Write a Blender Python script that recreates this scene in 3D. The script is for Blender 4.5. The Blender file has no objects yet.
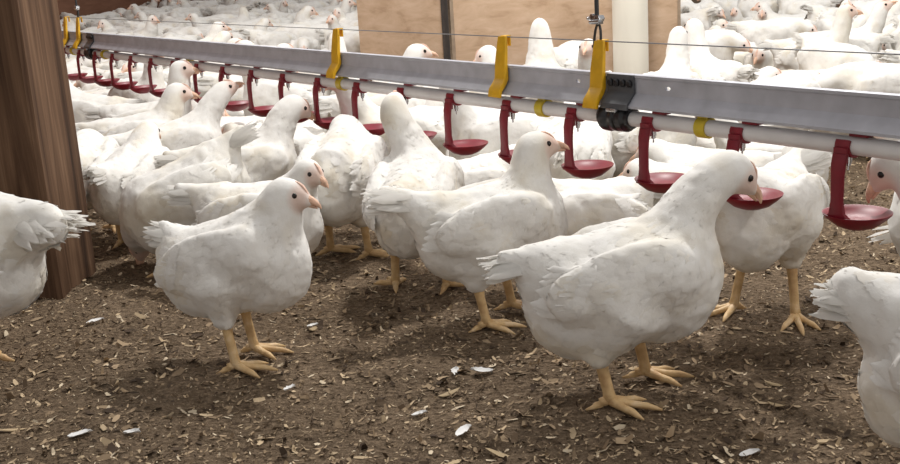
import bpy, bmesh, math, random
import numpy as np
from mathutils import Vector, Matrix, noise as mnoise
from mathutils.bvhtree import BVHTree

C = bpy.context.scene.collection
PI = math.pi
R_ = math.radians
rng = np.random.default_rng(11)
random.seed(5)

# ------------------------------------------------------------------ camera geometry (900 x 464)
FPX = 1100.0
CAM_H = 0.68
PITCH = R_(14.4)
ROLL = R_(3.5)
cp, sp = math.cos(PITCH), math.sin(PITCH)
FW = np.array([0, cp, -sp]); UP0 = np.array([0, sp, cp]); RT0 = np.array([1.0, 0, 0])
RT = RT0 * math.cos(ROLL) - UP0 * math.sin(ROLL)
UP = UP0 * math.cos(ROLL) + RT0 * math.sin(ROLL)
EYE = np.array([0, 0, CAM_H])


def P(x, y, z=0.0):
    """world point at height z seen at photo pixel (x, y)"""
    d = FW + RT * (x - 450) / FPX + UP * (232 - y) / FPX
    return EYE + d * ((z - CAM_H) / d[2])


def PD(x, y, depth):
    d = FW + RT * (x - 450) / FPX + UP * (232 - y) / FPX
    return EYE + d * depth


def tag(o, label=None, cat=None, group=None, kind=None):
    if label: o['label'] = label
    if cat: o['category'] = cat
    if group: o['group'] = group
    if kind: o['kind'] = kind
    return o


# ------------------------------------------------------------------ materials
def new_mat(name):
    m = bpy.data.materials.new(name); m.use_nodes = True
    nt = m.node_tree
    return m, nt, nt.nodes['Principled BSDF']


def nd(nt, typ, **kw):
    n = nt.nodes.new(typ)
    for k, v in kw.items():
        if k in n.inputs: n.inputs[k].default_value = v
        else: setattr(n, k, v)
    return n


def ramp(nt, fac, stops):
    r = nt.nodes.new('ShaderNodeValToRGB')
    el = r.color_ramp.elements
    while len(el) < len(stops): el.new(0.5)
    for e, (p, c) in zip(el, stops):
        e.position = p; e.color = (*c, 1)
    nt.links.new(fac, r.inputs[0])
    return r.outputs[0]


def bump(nt, bsdf, height, strength, dist):
    b = nd(nt, 'ShaderNodeBump', Strength=strength, Distance=dist)
    nt.links.new(height, b.inputs['Height'])
    nt.links.new(b.outputs[0], bsdf.inputs['Normal'])


def plain(name, col, rough=0.5, metal=0.0, nscale=30, namp=0.08, bstr=0.15, bdist=0.001, spec=0.5):
    m, nt, b = new_mat(name)
    tc = nd(nt, 'ShaderNodeTexCoord')
    no = nd(nt, 'ShaderNodeTexNoise', Scale=nscale, Detail=5.0)
    nt.links.new(tc.outputs['Object'], no.inputs['Vector'])
    lo = [max(0, c * (1 - namp * 2)) for c in col]; hi = [min(1, c * (1 + namp * 2)) for c in col]
    nt.links.new(ramp(nt, no.outputs[0], [(0.3, lo), (0.7, hi)]), b.inputs['Base Color'])
    b.inputs['Roughness'].default_value = rough
    b.inputs['Metallic'].default_value = metal
    b.inputs['Specular IOR Level'].default_value = spec
    bump(nt, b, no.outputs[0], bstr, bdist)
    return m


def mat_plumage():
    m, nt, b = new_mat('white_plumage')
    at = nd(nt, 'ShaderNodeAttribute', attribute_name='tint')
    tc = nd(nt, 'ShaderNodeTexCoord')
    no = nd(nt, 'ShaderNodeTexNoise', Scale=38.0, Detail=6.0, Roughness=0.65)
    nt.links.new(tc.outputs['Object'], no.inputs['Vector'])
    mx = nd(nt, 'ShaderNodeMix', data_type='RGBA', blend_type='MULTIPLY')
    mx.inputs['Factor'].default_value = 1.0
    nt.links.new(at.outputs['Color'], mx.inputs['A'])
    nt.links.new(ramp(nt, no.outputs[0], [(0.3, (0.93, 0.92, 0.90)), (0.6, (1, 1, 1))]), mx.inputs['B'])
    nt.links.new(mx.outputs['Result'], b.inputs['Base Color'])
    b.inputs['Roughness'].default_value = 0.95
    b.inputs['Specular IOR Level'].default_value = 0.1
    b.inputs['Sheen Weight'].default_value = 0.15
    b.inputs['Sheen Roughness'].default_value = 0.6
    bump(nt, b, no.outputs[0], 0.35, 0.004)
    return m


def mat_leg():
    m, nt, b = new_mat('yellow_leg_skin')
    tc = nd(nt, 'ShaderNodeTexCoord')
    no = nd(nt, 'ShaderNodeTexNoise', Scale=45.0, Detail=4.0)
    vo = nd(nt, 'ShaderNodeTexVoronoi', Scale=230.0)
    nt.links.new(tc.outputs['Object'], no.inputs['Vector']); nt.links.new(tc.outputs['Object'], vo.inputs['Vector'])
    nt.links.new(ramp(nt, no.outputs[0], [(0.3, (0.52, 0.32, 0.15)), (0.55, (0.68, 0.47, 0.235)), (0.75, (0.77, 0.58, 0.37))]), b.inputs['Base Color'])
    b.inputs['Roughness'].default_value = 0.55
    bump(nt, b, vo.outputs['Distance'], 0.4, 0.0012)
    return m


def mat_tint(name, rough):
    m, nt, b = new_mat(name)
    at = nd(nt, 'ShaderNodeAttribute', attribute_name='tint')
    nt.links.new(at.outputs['Color'], b.inputs['Base Color'])
    b.inputs['Roughness'].default_value = rough
    b.inputs['Specular IOR Level'].default_value = 0.2
    return m


def mat_floor():
    m, nt, b = new_mat('litter_floor')
    tc = nd(nt, 'ShaderNodeTexCoord')
    n1 = nd(nt, 'ShaderNodeTexNoise', Scale=3.0, Detail=4.0)
    n2 = nd(nt, 'ShaderNodeTexNoise', Scale=95.0, Detail=9.0, Roughness=0.8)
    vo = nd(nt, 'ShaderNodeTexVoronoi', Scale=70.0)
    mp = nd(nt, 'ShaderNodeMapping'); mp.inputs['Scale'].default_value = (1.0, 1.8, 1.0); mp.inputs['Rotation'].default_value = (0, 0, 0.5)
    for n in (n1, n2): nt.links.new(tc.outputs['Object'], n.inputs['Vector'])
    nt.links.new(tc.outputs['Object'], mp.inputs['Vector']); nt.links.new(mp.outputs[0], vo.inputs['Vector'])
    base = ramp(nt, n2.outputs[0], [(0.28, (0.055, 0.039, 0.026)), (0.44, (0.195, 0.141, 0.095)), (0.58, (0.33, 0.245, 0.168)), (0.74, (0.54, 0.42, 0.295))])
    mx = nd(nt, 'ShaderNodeMix', data_type='RGBA', blend_type='MULTIPLY'); mx.inputs['Factor'].default_value = 1.0
    nt.links.new(base, mx.inputs['A'])
    nt.links.new(ramp(nt, n1.outputs[0], [(0.3, (0.8, 0.78, 0.75)), (0.7, (1.1, 1.08, 1.05))]), mx.inputs['B'])
    nt.links.new(mx.outputs['Result'], b.inputs['Base Color'])
    b.inputs['Roughness'].default_value = 0.95
    b.inputs['Specular IOR Level'].default_value = 0.15
    ad = nd(nt, 'ShaderNodeMath', operation='ADD')
    nt.links.new(n2.outputs[0], ad.inputs[0]); nt.links.new(vo.outputs['Distance'], ad.inputs[1])
    bump(nt, b, ad.outputs[0], 1.0, 0.011)
    return m


def mat_wood(name, cols, axis_scale, nscale=1.0, rough=0.8, wave=None, bd=0.002):
    m, nt, b = new_mat(name)
    tc = nd(nt, 'ShaderNodeTexCoord')
    mp = nd(nt, 'ShaderNodeMapping'); mp.inputs['Scale'].default_value = axis_scale
    nt.links.new(tc.outputs['Object'], mp.inputs['Vector'])
    n1 = nd(nt, 'ShaderNodeTexNoise', Scale=nscale, Detail=8.0, Roughness=0.62, Distortion=0.6)
    nt.links.new(mp.outputs[0], n1.inputs['Vector'])
    nt.links.new(ramp(nt, n1.outputs[0], cols), b.inputs['Base Color'])
    b.inputs['Roughness'].default_value = rough
    b.inputs['Specular IOR Level'].default_value = 0.2
    bump(nt, b, n1.outputs[0], 0.6, bd)
    return m


M = {}
M['plume'] = mat_plumage()
M['leg'] = mat_leg()


def mat_blade():
    m, nt, b = new_mat('tail_feather')
    at = nd(nt, 'ShaderNodeAttribute', attribute_name='tint')
    nt.links.new(at.outputs['Color'], b.inputs['Base Color'])
    b.inputs['Roughness'].default_value = 0.9; b.inputs['Specular IOR Level'].default_value = 0.1
    tr = nd(nt, 'ShaderNodeBsdfTranslucent'); nt.links.new(at.outputs['Color'], tr.inputs['Color'])
    mx = nd(nt, 'ShaderNodeMixShader'); mx.inputs[0].default_value = 0.5
    nt.links.new(b.outputs[0], mx.inputs[1]); nt.links.new(tr.outputs[0], mx.inputs[2])
    nt.links.new(mx.outputs[0], nt.nodes['Material Output'].inputs['Surface'])
    return m


M['blade'] = mat_blade()
M['beak'] = plain('beak_horn', (0.74, 0.47, 0.33), 0.45, nscale=90, namp=0.12)
M['eye'] = plain('dark_eye', (0.018, 0.012, 0.010), 0.08, namp=0.0, bstr=0.0)
M['comb'] = plain('pink_comb', (0.76, 0.50, 0.39), 0.6, nscale=120)
M['floor'] = mat_floor()
M['chip'] = mat_tint('wood_shaving', 0.85)
M['post'] = mat_wood('weathered_post', [(0.30, (0.016, 0.009, 0.006)), (0.42, (0.075, 0.040, 0.023)), (0.58, (0.140, 0.080, 0.047)), (0.78, (0.24, 0.150, 0.092))], (30, 30, 1.6), bd=.004)
M['ply'] = mat_wood('plywood', [(0.28, (0.43, 0.285, 0.185)), (0.45, (0.57, 0.405, 0.275)), (0.6, (0.64, 0.47, 0.335)), (0.78, (0.70, 0.54, 0.40))], (3.0, 3, 8.0), 2.4, bd=0.0008)
M['ply_edge'] = plain('plywood_edge', (0.33, 0.25, 0.18), 0.85)
M['ply_dark'] = plain('panel_batten', (0.055, 0.045, 0.04), 0.8)
M['wall'] = mat_wood('barn_board', [(0.3, (0.20, 0.095, 0.058)), (0.55, (0.27, 0.135, 0.085)), (0.75, (0.33, 0.17, 0.11))], (1.2, 1.2, 14.0), 1.5)
M['pvc'] = plain('ivory_pvc', (0.80, 0.76, 0.66), 0.4, nscale=4, namp=0.03)
M['pipe'] = plain('pale_pipe', (0.76, 0.75, 0.75), 0.4, nscale=12, namp=0.05)
M['alu'] = plain('galvanised_rail', (0.47, 0.475, 0.525), 0.5, metal=0.15, nscale=25, namp=0.06, bstr=0.05)
M['red'] = plain('dark_red_plastic', (0.205, 0.006, 0.018), 0.42, nscale=40, namp=0.1, bstr=0.05)
M['yellow'] = plain('yellow_plastic', (0.72, 0.40, 0.012), 0.4, nscale=30, namp=0.08, bstr=0.05)
M['yellow2'] = plain('dull_yellow_plastic', (0.58, 0.44, 0.03), 0.4, nscale=30, namp=0.06, bstr=0.05)
M['black'] = plain('black_plastic', (0.012, 0.012, 0.015), 0.28, nscale=30)
M['charcoal'] = plain('charcoal_bracket', (0.075, 0.08, 0.09), 0.4, nscale=30)
M['steel'] = plain('bright_steel', (0.55, 0.56, 0.58), 0.25, metal=1.0, nscale=60)
M['cable'] = plain('dark_cable', (0.035, 0.034, 0.036), 0.5)
M['wire'] = plain('thin_steel_wire', (0.22, 0.22, 0.23), 0.4, metal=0.5)


# ------------------------------------------------------------------ mesh helpers
def link_mesh(name, verts, faces, mats, parent=None, smooth=True, midx=None, tint=None):
    me = bpy.data.meshes.new(name)
    if isinstance(verts, np.ndarray): verts = verts.tolist()
    if isinstance(faces, np.ndarray): faces = faces.tolist()
    me.from_pydata(verts, [], faces)
    for m in (mats if isinstance(mats, (list, tuple)) else [mats]): me.materials.append(m)
    if midx is not None: me.polygons.foreach_set('material_index', np.asarray(midx, dtype=np.int32))
    if smooth: me.polygons.foreach_set('use_smooth', np.ones(len(me.polygons), dtype=bool))
    if tint is not None:
        a = me.attributes.new('tint', 'FLOAT_COLOR', 'POINT')
        t = np.ones((len(verts), 4), dtype=np.float32); t[:, :3] = tint
        a.data.foreach_set('color', t.ravel())
    me.update()
    o = bpy.data.objects.new(name, me); C.objects.link(o)
    if parent is not None: o.parent = parent
    return o


class MB:
    """collects verts and faces for one mesh"""
    def __init__(s): s.v = []; s.f = []; s.n = 0
    def add(s, v, f):
        v = np.asarray(v, float); s.v.append(v); s.f += [[i + s.n for i in q] for q in f]; s.n += len(v)
    def tube(s, pts, rad, seg=10, cap=True, squash=None):
        pts = np.asarray(pts, float); n = len(pts)
        rad = np.broadcast_to(np.asarray(rad, float), (n,))
        tg = np.gradient(pts, axis=0); tg /= np.linalg.norm(tg, axis=1)[:, None] + 1e-12
        ref = np.array([0, 0, 1.0]) if abs(tg[0][2]) < 0.9 else np.array([1.0, 0, 0])
        u = np.cross(tg[0], ref); u /= np.linalg.norm(u)
        vs = []
        for i in range(n):
            u = u - tg[i] * (u @ tg[i]); u /= np.linalg.norm(u); w = np.cross(tg[i], u)
            for k in range(seg):
                a = 2 * PI * k / seg
                vs.append(pts[i] + rad[i] * (math.cos(a) * u + math.sin(a) * w * (squash or 1)))
        fs = [[i * seg + k, i * seg + (k + 1) % seg, (i + 1) * seg + (k + 1) % seg, (i + 1) * seg + k] for i in range(n - 1) for k in range(seg)]
        if cap:
            fs.append(list(range(seg))[::-1]); fs.append([(n - 1) * seg + k for k in range(seg)])
        s.add(vs, fs)
    def lathe(s, prof, seg=28, origin=(0, 0, 0), sy=1.0):
        vs = []; o = np.array(origin, float)
        for (r, z) in prof:
            for k in range(seg):
                a = 2 * PI * k / seg; vs.append(o + [r * math.cos(a), sy * r * math.sin(a), z])
        n = len(prof)
        fs = [[i * seg + k, i * seg + (k + 1) % seg, (i + 1) * seg + (k + 1) % seg, (i + 1) * seg + k] for i in range(n - 1) for k in range(seg)]
        fs.append(list(range(seg))[::-1]); fs.append([(n - 1) * seg + k for k in range(seg)])
        s.add(vs, fs)
    def box(s, c, d, M3=None):
        v = np.array([[x, y, z] for x in (-.5, .5) for y in (-.5, .5) for z in (-.5, .5)]) * np.array(d)
        if M3 is not None: v = v @ np.asarray(M3).T
        s.add(v + np.array(c), [[0, 1, 3, 2], [4, 6, 7, 5], [0, 4, 5, 1], [2, 3, 7, 6], [0, 2, 6, 4], [1, 5, 7, 3]])
    def prism(s, poly, x0, x1):
        """poly in (y, z), extruded along x"""
        n = len(poly)
        v = [[x0, a, b] for a, b in poly] + [[x1, a, b] for a, b in poly]
        f = [[i, (i + 1) % n, n + (i + 1) % n, n + i] for i in range(n)] + [list(range(n))[::-1], [n + i for i in range(n)]]
        s.add(v, f)
    def build(s, name, mat, parent=None, smooth=True, bevel=0.0, sharp=35):
        o = link_mesh(name, np.concatenate(s.v), s.f, mat, parent, smooth)
        bm = bmesh.new(); bm.from_mesh(o.data)
        bmesh.ops.recalc_face_normals(bm, faces=bm.faces)
        if bevel:
            es = [e for e in bm.edges if len(e.link_faces) == 2 and e.calc_face_angle(0) > R_(30)]
            bmesh.ops.bevel(bm, geom=es, offset=bevel, segments=2, affect='EDGES', profile=0.7)
        for e in bm.edges:
            if len(e.link_faces) == 2 and e.calc_face_angle(0) > R_(sharp): e.smooth = False
        bm.to_mesh(o.data); bm.free()
        return o


def rotz(a):
    c, s = math.cos(a), math.sin(a); return np.array([[c, -s, 0], [s, c, 0], [0, 0, 1.0]])


def nz(p, sc, seed=0):
    return mnoise.noise(Vector((p[0] * sc + seed * 7.3, p[1] * sc - seed * 3.1, p[2] * sc + seed)))


# ------------------------------------------------------------------ chicken generator
def sd_cone(Pg, a, b, r1, r2, sy=1.0):
    """tapered capsule distance; sy < 1 flattens across y"""
    a = np.array(a, float); b = np.array(b, float)
    p = Pg - a; d = b - a; L2 = d @ d
    t = np.clip((p @ d) / L2, 0, 1)
    q = p - t[..., None] * d
    if sy != 1.0:
        q = q * np.array([1, 1 / sy, 1])
    return np.sqrt((q * q).sum(-1)) - (r1 + (r2 - r1) * t)


def sd_ell(Pg, c, r, Rm=None):
    q = Pg - np.array(c, float)
    if Rm is not None: q = q @ Rm
    r = np.array(r, float)
    k0 = np.sqrt(((q / r) ** 2).sum(-1)); k1 = np.sqrt(((q / (r * r)) ** 2).sum(-1))
    return k0 * (k0 - 1.0) / np.maximum(k1, 1e-9)


def smin(a, b, k):
    h = np.maximum(k - np.abs(a - b), 0) / k
    return np.minimum(a, b) - h * h * k * 0.25


def surface_nets(S, org, h):
    sgn = S < 0
    nx, ny, nzz = S.shape
    c = [sgn[i:nx - 1 + i, j:ny - 1 + j, k:nzz - 1 + k] for i in (0, 1) for j in (0, 1) for k in (0, 1)]
    anyin = np.logical_or.reduce(c); allin = np.logical_and.reduce(c)
    act = anyin & ~allin
    idx = -np.ones(act.shape, dtype=np.int64)
    cells = np.argwhere(act); idx[act] = np.arange(len(cells))
    acc = np.zeros((len(cells), 3)); cnt = np.zeros(len(cells))
    corners = [(i, j, k) for i in (0, 1) for j in (0, 1) for k in (0, 1)]
    val = {cc: S[cells[:, 0] + cc[0], cells[:, 1] + cc[1], cells[:, 2] + cc[2]] for cc in corners}
    for a in corners:
        for ax in range(3):
            if a[ax] == 0:
                b = list(a); b[ax] = 1; b = tuple(b)
                va, vb = val[a], val[b]
                m = (va < 0) != (vb < 0)
                t = np.where(m, va / np.where(m, va - vb, 1), 0)
                pt = np.tile(np.array(a, float), (len(cells), 1)); pt[:, ax] += t
                acc[m] += pt[m]; cnt[m] += 1
    V = (cells + acc / cnt[:, None]) * h + org
    F = []
    for ax in range(3):
        sl0 = [slice(1, -1)] * 3; sl1 = [slice(1, -1)] * 3
        sl0[ax] = slice(0, -1); sl1[ax] = slice(1, None)
        s0 = sgn[tuple(sl0)]; s1 = sgn[tuple(sl1)]
        e = np.argwhere(s0 != s1)
        off = np.ones(3, dtype=int); off[ax] = 0
        e = e + off
        u, v = (ax + 1) % 3, (ax + 2) % 3
        du = np.zeros(3, int); du[u] = 1; dv = np.zeros(3, int); dv[v] = 1
        q = [idx[tuple((e - a).T)] for a in (du * 0, du, du + dv, dv)]
        q = np.stack(q, 1)
        flip = ~sgn[tuple(e.T)]
        q[flip] = q[flip][:, ::-1]
        F.append(q)
    return V, np.concatenate(F)


BASE = dict(hs=1.03, tail_n=44, tail_len=0.0, neck_k=.026, pitch=0.0, lift=0.0, sit=False, tail=(-0.178, 0.0, 0.252), neck=[(0.118, 0, 0.270), (0.135, 0, 0.305)], neck_r=(0.047, 0.031, 0.0265),
            head=(0.148, 0.0, 0.330), hyaw=0.0, hpitch=-0.15, feet=[(-0.005, 0.05, 0.0), (0.01, -0.05, 0.0)], wing=0.0, fat=1.0, dirt=0.35,
            vox=0.006, feathers=420, seed=0, extra=[], wing_drop=0.0, tail_fan=0.0)


def make_chicken(label, group=None, **kw):
    """one bird standing at the origin, heading +x: body mesh with beak, eyes and comb as parts"""
    s = dict(BASE); s.update(kw)
    rs = np.random.default_rng(1000 + s['seed'])
    lift = -0.088 if s['sit'] else s['lift']
    pv = np.array([0, 0, 0.185]); ca, sa = math.cos(s['pitch']), math.sin(s['pitch'])
    def B(p):   # trunk frame -> local
        q = np.array(p, float) - pv
        return np.array([q[0] * ca - q[2] * sa, q[1], q[0] * sa + q[2] * ca]) + pv + [0, 0, lift]
    Rb = np.array([[ca, 0, -sa], [0, 1, 0], [sa, 0, ca]])
    f = s['fat']
    neck = [np.array(n, float) + [0, 0, lift] for n in s['neck']]
    head = np.array(s['head'], float) + [0, 0, lift]
    hy, hp = s['hyaw'], s['hpitch']
    hf = np.array([math.cos(hp) * math.cos(hy), math.cos(hp) * math.sin(hy), math.sin(hp)])
    hl = np.array([-math.sin(hy), math.cos(hy), 0.0]); hu = np.cross(hf, hl)
    Rh = np.stack([hf, hl, hu], 1)
    hs = s['hs']
    H = lambda p: head + Rh @ (np.array(p, float) * hs)
    tail = B(s['tail'])
    # bounds
    pts = np.array([B((-.2, 0, .2)), B((.16, 0, .2)), head, tail] + neck)
    lo = pts.min(0) - [.07, .0, .08]; hi = pts.max(0) + [.07, 0, .07]
    lo[1] = min(-.135, head[1] - .06); hi[1] = max(.135, head[1] + .06); lo[2] = max(min(lo[2], 0.04 + (lift if s['sit'] else 0)), -0.02)
    for ex in s['extra']:
        for e in (ex[0], ex[1]):
            lo = np.minimum(lo, B(e) - .06); hi = np.maximum(hi, B(e) + .06)
    h = s['vox']
    ax = [np.arange(lo[i], hi[i] + h, h) for i in range(3)]
    G = np.stack(np.meshgrid(*ax, indexing='ij'), -1)
    # trunk
    D = sd_cone(G, B((-.075, 0, .190)), B((.052, 0, .188)), .068 * f, .085 * f, 0.94)
    D = smin(D, sd_ell(G, B((.062, 0, .160)), (.088, .066 * f, .084), Rb), .03)
    D = smin(D, sd_ell(G, B((-.062, 0, .150)), (.082, .068 * f, .064), Rb), .03)
    D = smin(D, sd_cone(G, B((-.10, 0, .216)), tail, .047, .013, 0.85), .035)
    # wings, folded on the flanks
    for sgn in (1, -1):
        wd = s['wing_drop']
        cw, sw = math.cos(R_(9) + wd), math.sin(R_(9) + wd)
        Rw = Rb @ np.array([[cw, 0, -sw], [0, 1, 0], [sw, 0, cw]])
        yw = sgn * (.0705 * f + s['wing'])
        D = smin(D, sd_ell(G, B((-.012, yw, .205)), (.112, .022, .050), Rw), .017)
        D = smin(D, sd_ell(G, B((.058, sgn * .062 * f, .200)), (.045, .030, .044), Rw), .02)
        if not s['sit']:
            D = smin(D, sd_cone(G, B((-.012, sgn * .046, .150)), np.array([s['feet'][0 if sgn > 0 else 1][0] - .014, sgn * .046, .088 + lift]), .056, .022), .022)
        else:
            D = smin(D, sd_ell(G, B((.0, sgn * .055, .125)), (.07, .042, .045), Rb), .02)
    for (a, b, r1, r2, sy) in s['extra']:
        D = smin(D, sd_cone(G, B(a), B(b), r1, r2, sy), .02)
    # neck and head
    nb = B((.085, 0, .225))
    chain = [nb] + neck + [H((-.012, 0, -.006))]
    rr = np.interp(np.linspace(0, 1, len(chain)), np.linspace(0, 1, len(s['neck_r'])), s['neck_r'])
    # smooth chain
    ck = np.array(chain); tt = np.linspace(0, len(ck) - 1, 9)
    cs = np.stack([np.interp(tt, range(len(ck)), ck[:, i]) for i in range(3)], 1); cr = np.interp(tt, range(len(ck)), rr)
    for _ in range(3):
        cs[1:-1] = (cs[:-2] + 2 * cs[1:-1] + cs[2:]) / 4
    N = None
    for i in range(len(cs) - 1):
        d = sd_cone(G, cs[i], cs[i + 1], cr[i], cr[i + 1])
        N = d if N is None else smin(N, d, .012)
    D = smin(D, N, s['neck_k'])
    D = smin(D, sd_ell(G, H((.0, 0, .002)), (.031 * hs, .0198 * hs, .0225 * hs), Rh), .016)
    D = smin(D, sd_ell(G, H((.015, 0, -.006)), (.021 * hs, .0155 * hs, .0165 * hs), Rh), .010)
    D = smin(D, sd_cone(G, H((.020, 0, -.002)), H((.037, 0, -.005)), .0135 * hs, .0085 * hs), .009)
    V, F = surface_nets(D, lo, h)
    p0, p1, p2, p3 = (V[F[:, i]] for i in range(4))
    if (np.cross(p2 - p0, p3 - p1) * (p0 + p2 - 2 * V.mean(0))).sum() < 0: F = F[:, ::-1].copy(); print('flipped')
    # flatten on the floor when lying
    V[:, 2] = np.maximum(V[:, 2], 0.004)
    # smooth normals (vertex)
    def vnorm(V, F):
        n = np.cross(V[F[:, 2]] - V[F[:, 0]], V[F[:, 3]] - V[F[:, 1]])
        vn = np.zeros_like(V)
        for k in range(4): np.add.at(vn, F[:, k], n)
        return vn / (np.linalg.norm(vn, axis=1)[:, None] + 1e-12)
    for _ in range(1):      # one relaxing pass
        acc = np.zeros_like(V); cnt = np.zeros(len(V))
        for k in range(4):
            np.add.at(acc, F[:, k], V[F[:, (k + 1) % 4]]); np.add.at(cnt, F[:, k], 1)
        V = 0.55 * V + 0.45 * acc / cnt[:, None]
    VN = vnorm(V, F)
    # regions
    hl_ = (V - head) @ Rh / hs
    dh = np.linalg.norm(hl_ - np.array([.016, 0, -.004]), axis=1)
    face = np.clip((.0310 - dh) / .011, 0, 1) * np.clip((hl_[:, 0] + .006) / .012, 0, 1)
    headish = np.clip((.062 - np.linalg.norm(V - head, axis=1)) / .02, 0, 1)
    # clumpy down
    amp = 0.0030 * (1 - headish)
    disp = np.array([nz(v * np.array([1, 1, 1.0]), 28, s['seed']) * .65 + nz(v, 62, s['seed'] + 2) * .45 for v in V])
    V = V + VN * (disp * amp * 1.5)[:, None]
    V[:, 2] = np.maximum(V[:, 2], 0.004)
    VN = vnorm(V, F)
    white = np.array([0.86, 0.845, 0.815]); cream = np.array([0.80, 0.745, 0.63]); soil = np.array([0.60, 0.50, 0.37]); skin = np.array([0.76, 0.53, 0.44])
    pat = np.array([nz(v, 11, s['seed'] + 9) for v in V]); pat2 = np.array([nz(v, 30, s['seed'] + 5) for v in V])
    k = np.clip((pat * .9 + pat2 * .35 + s['dirt'] - .35) * 1.6, 0, 1)[:, None]
    T = white * (1 - k * .75) + cream * k * .75
    k2 = np.clip((pat2 + pat * .5 - .42) * 2.2, 0, .6)[:, None] * s['dirt']
    T = T * (1 - k2) + soil * k2
    k3 = (face * (.75 + .25 * np.clip(pat2, -1, 1)))[:, None]
    T = T * (1 - k3) + skin * k3
    # ---- spine flow for feathers
    spine = np.array([H((.03, 0, 0))] + list(cs[::-1]) + [B((.03, 0, .20)), B((-.05, 0, .20)), B((-.11, 0, .215)), tail, tail + (tail - B((-.11, 0, .215))) * .4])
    st = np.gradient(spine, axis=0); st /= np.linalg.norm(st, axis=1)[:, None]
    FV, FF, FT = [], [], []
    nbody = ntail = 0
    nf = s['feathers']
    bvh = BVHTree.FromPolygons(V.tolist(), F.tolist())

    def onskin(q, off):
        hit = bvh.find_nearest(Vector(q))
        if hit[0] is None or hit[3] > .03: return np.array(q)
        v3 = np.array(hit[0]); fn = VN[F[hit[2]]].mean(0); fn /= np.linalg.norm(fn) + 1e-9
        return v3 + fn * off
    if nf:
        area = np.linalg.norm(np.cross(V[F[:, 2]] - V[F[:, 0]], V[F[:, 3]] - V[F[:, 1]]), axis=1)
        cen = V[F].mean(1)
        ds = np.linalg.norm(cen[:, None, :] - spine[None], axis=2); near = ds.argmin(1)
        w = area.copy(); w[(near < 3)] = 0; w[cen[:, 2] < .03] = 0
        w[near < 8] *= 1.6
        pick = rs.choice(len(F), size=nf, p=w / w.sum())
        tailc = np.linalg.norm(cen - tail, axis=1)
        nc = V[F].mean(1)
        for fi in pick:
            c = cen[fi]; n = VN[F[fi]].mean(0); n /= np.linalg.norm(n)
            d2 = ds[fi]; ww = np.exp(-(d2 - d2.min()) / .02); t = (st * ww[:, None]).sum(0)
            if near[fi] > 8: t = t + np.array([0, 0, -.35])
            t = t - n * (t @ n); t /= np.linalg.norm(t) + 1e-9
            t = t + rs.normal(0, .16, 3); t -= n * (t @ n); t /= np.linalg.norm(t) + 1e-9
            u = np.cross(n, t)
            if near[fi] < 8: L, W = .020, .011
            else:
                L, W = .034, .019
                if abs(c[1]) > .06 and c[2] > .17 + lift: L, W = .050, .021
                if tailc[fi] < .055: L, W = .030, .017
            L *= rs.uniform(.75, 1.25); W *= rs.uniform(.8, 1.2)
            liftn = rs.uniform(.0005, .0017) * (1.4 if tailc[fi] < .06 else 1)
            if c[0] < -.055 and c[2] < .215 + lift or c[2] < .125 + lift: liftn += rs.uniform(.0002, .0020) * (1 if h < .007 else .2)
            prof = [(0, .45), (.3, .95), (.68, .95), (.9, .6), (1.0, .18)]
            base = len(FV)
            tc_ = T[F[fi]].mean(0) * rs.uniform(.96, 1.03)
            for (a, wd) in prof:
                for b in (-1, 0, 1):
                    q0 = c + t * (L * (a - .25) - (.10 * L * a if b else 0)) + u * (W * .5 * wd * b)
                    FV.append(onskin(q0, -.0008 + liftn * a ** 1.3 + (0.0005 if b == 0 else -.0003))); FT.append(tc_)
            for r in range(4):
                for q in range(2):
                    FF.append([base + r * 3 + q + 3, base + r * 3 + q + 4, base + r * 3 + q + 1, base + r * 3 + q])
        nbody = len(FF)
        # tail and wing-tip feathers: longer blades
        def blade(c, t, n, L, W, col, skin=0.0):
            t = t / np.linalg.norm(t); u = np.cross(n, t); u /= np.linalg.norm(u); n = np.cross(t, u)
            base = len(FV)
            for (a, wd) in [(0, .5), (.25, .95), (.6, 1), (.85, .62), (1, .12)]:
                for b in (-1, 0, 1):
                    q0 = c + t * L * a + u * (W * .5 * wd * b) + n * ((.0015 if b == 0 else 0) - .010 * a * a) + (rs.normal(0, .0008, 3) if a > .7 else 0)
                    if skin and a < (.8 if skin > .002 else .2): q0 = onskin(q0, skin * (.2 + a) + (.0006 if b == 0 else 0))
                    FV.append(q0); FT.append(col)
            for r in range(4):
                for q in range(2):
                    FF.append([base + r * 3 + q + 3, base + r * 3 + q + 4, base + r * 3 + q + 1, base + r * 3 + q])
        td = tail - B((-.04, 0, .222)); td /= np.linalg.norm(td)
        for i in range(s['tail_n']):
            a = rs.uniform(-1, 1)
            sp_ = .24 + s['tail_fan']
            blade(tail - td * rs.uniform(.034, .058) + np.array([0, a * .015, rs.uniform(-.014, .010) - abs(a) * .004]), td + np.array([0, a * sp_, -abs(a) * .10 + rs.uniform(-.20, .08)]), np.array([0, a * 1.2, 1.0]), rs.uniform(.055, .078) * (1 + s['tail_fan'] * .3) + s['tail_len'], .017, white * rs.uniform(.98, 1.03))
        for sgn in (1, -1):
            if sgn == 1: ntail = len(FF)
            for i in range(11):
                q = i / 10
                c0 = B((-.045 - .035 * q, sgn * (.080 * f + s['wing']), .232 - .060 * q))
                blade(c0, Rb @ np.array([-1, -sgn * .30, .12 - .2 * s['wing_drop']]), np.array([0, sgn * 1.0, .35]), .062 + .016 * rs.random(), .020, white * rs.uniform(.97, 1.02), .0028)
    allV = [V]; allF = F.tolist(); midx = [0] * len(F); allT = [T]; nV = len(V)
    if FV:
        allV.append(np.array(FV)); allT.append(np.array(FT)); allF += [[i + nV for i in q] for q in FF]; midx += [0] * nbody + [2] * (ntail - nbody) + [0] * (len(FF) - ntail); nV += len(FV)
    # ---- shanks and feet
    lg = MB()
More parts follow.
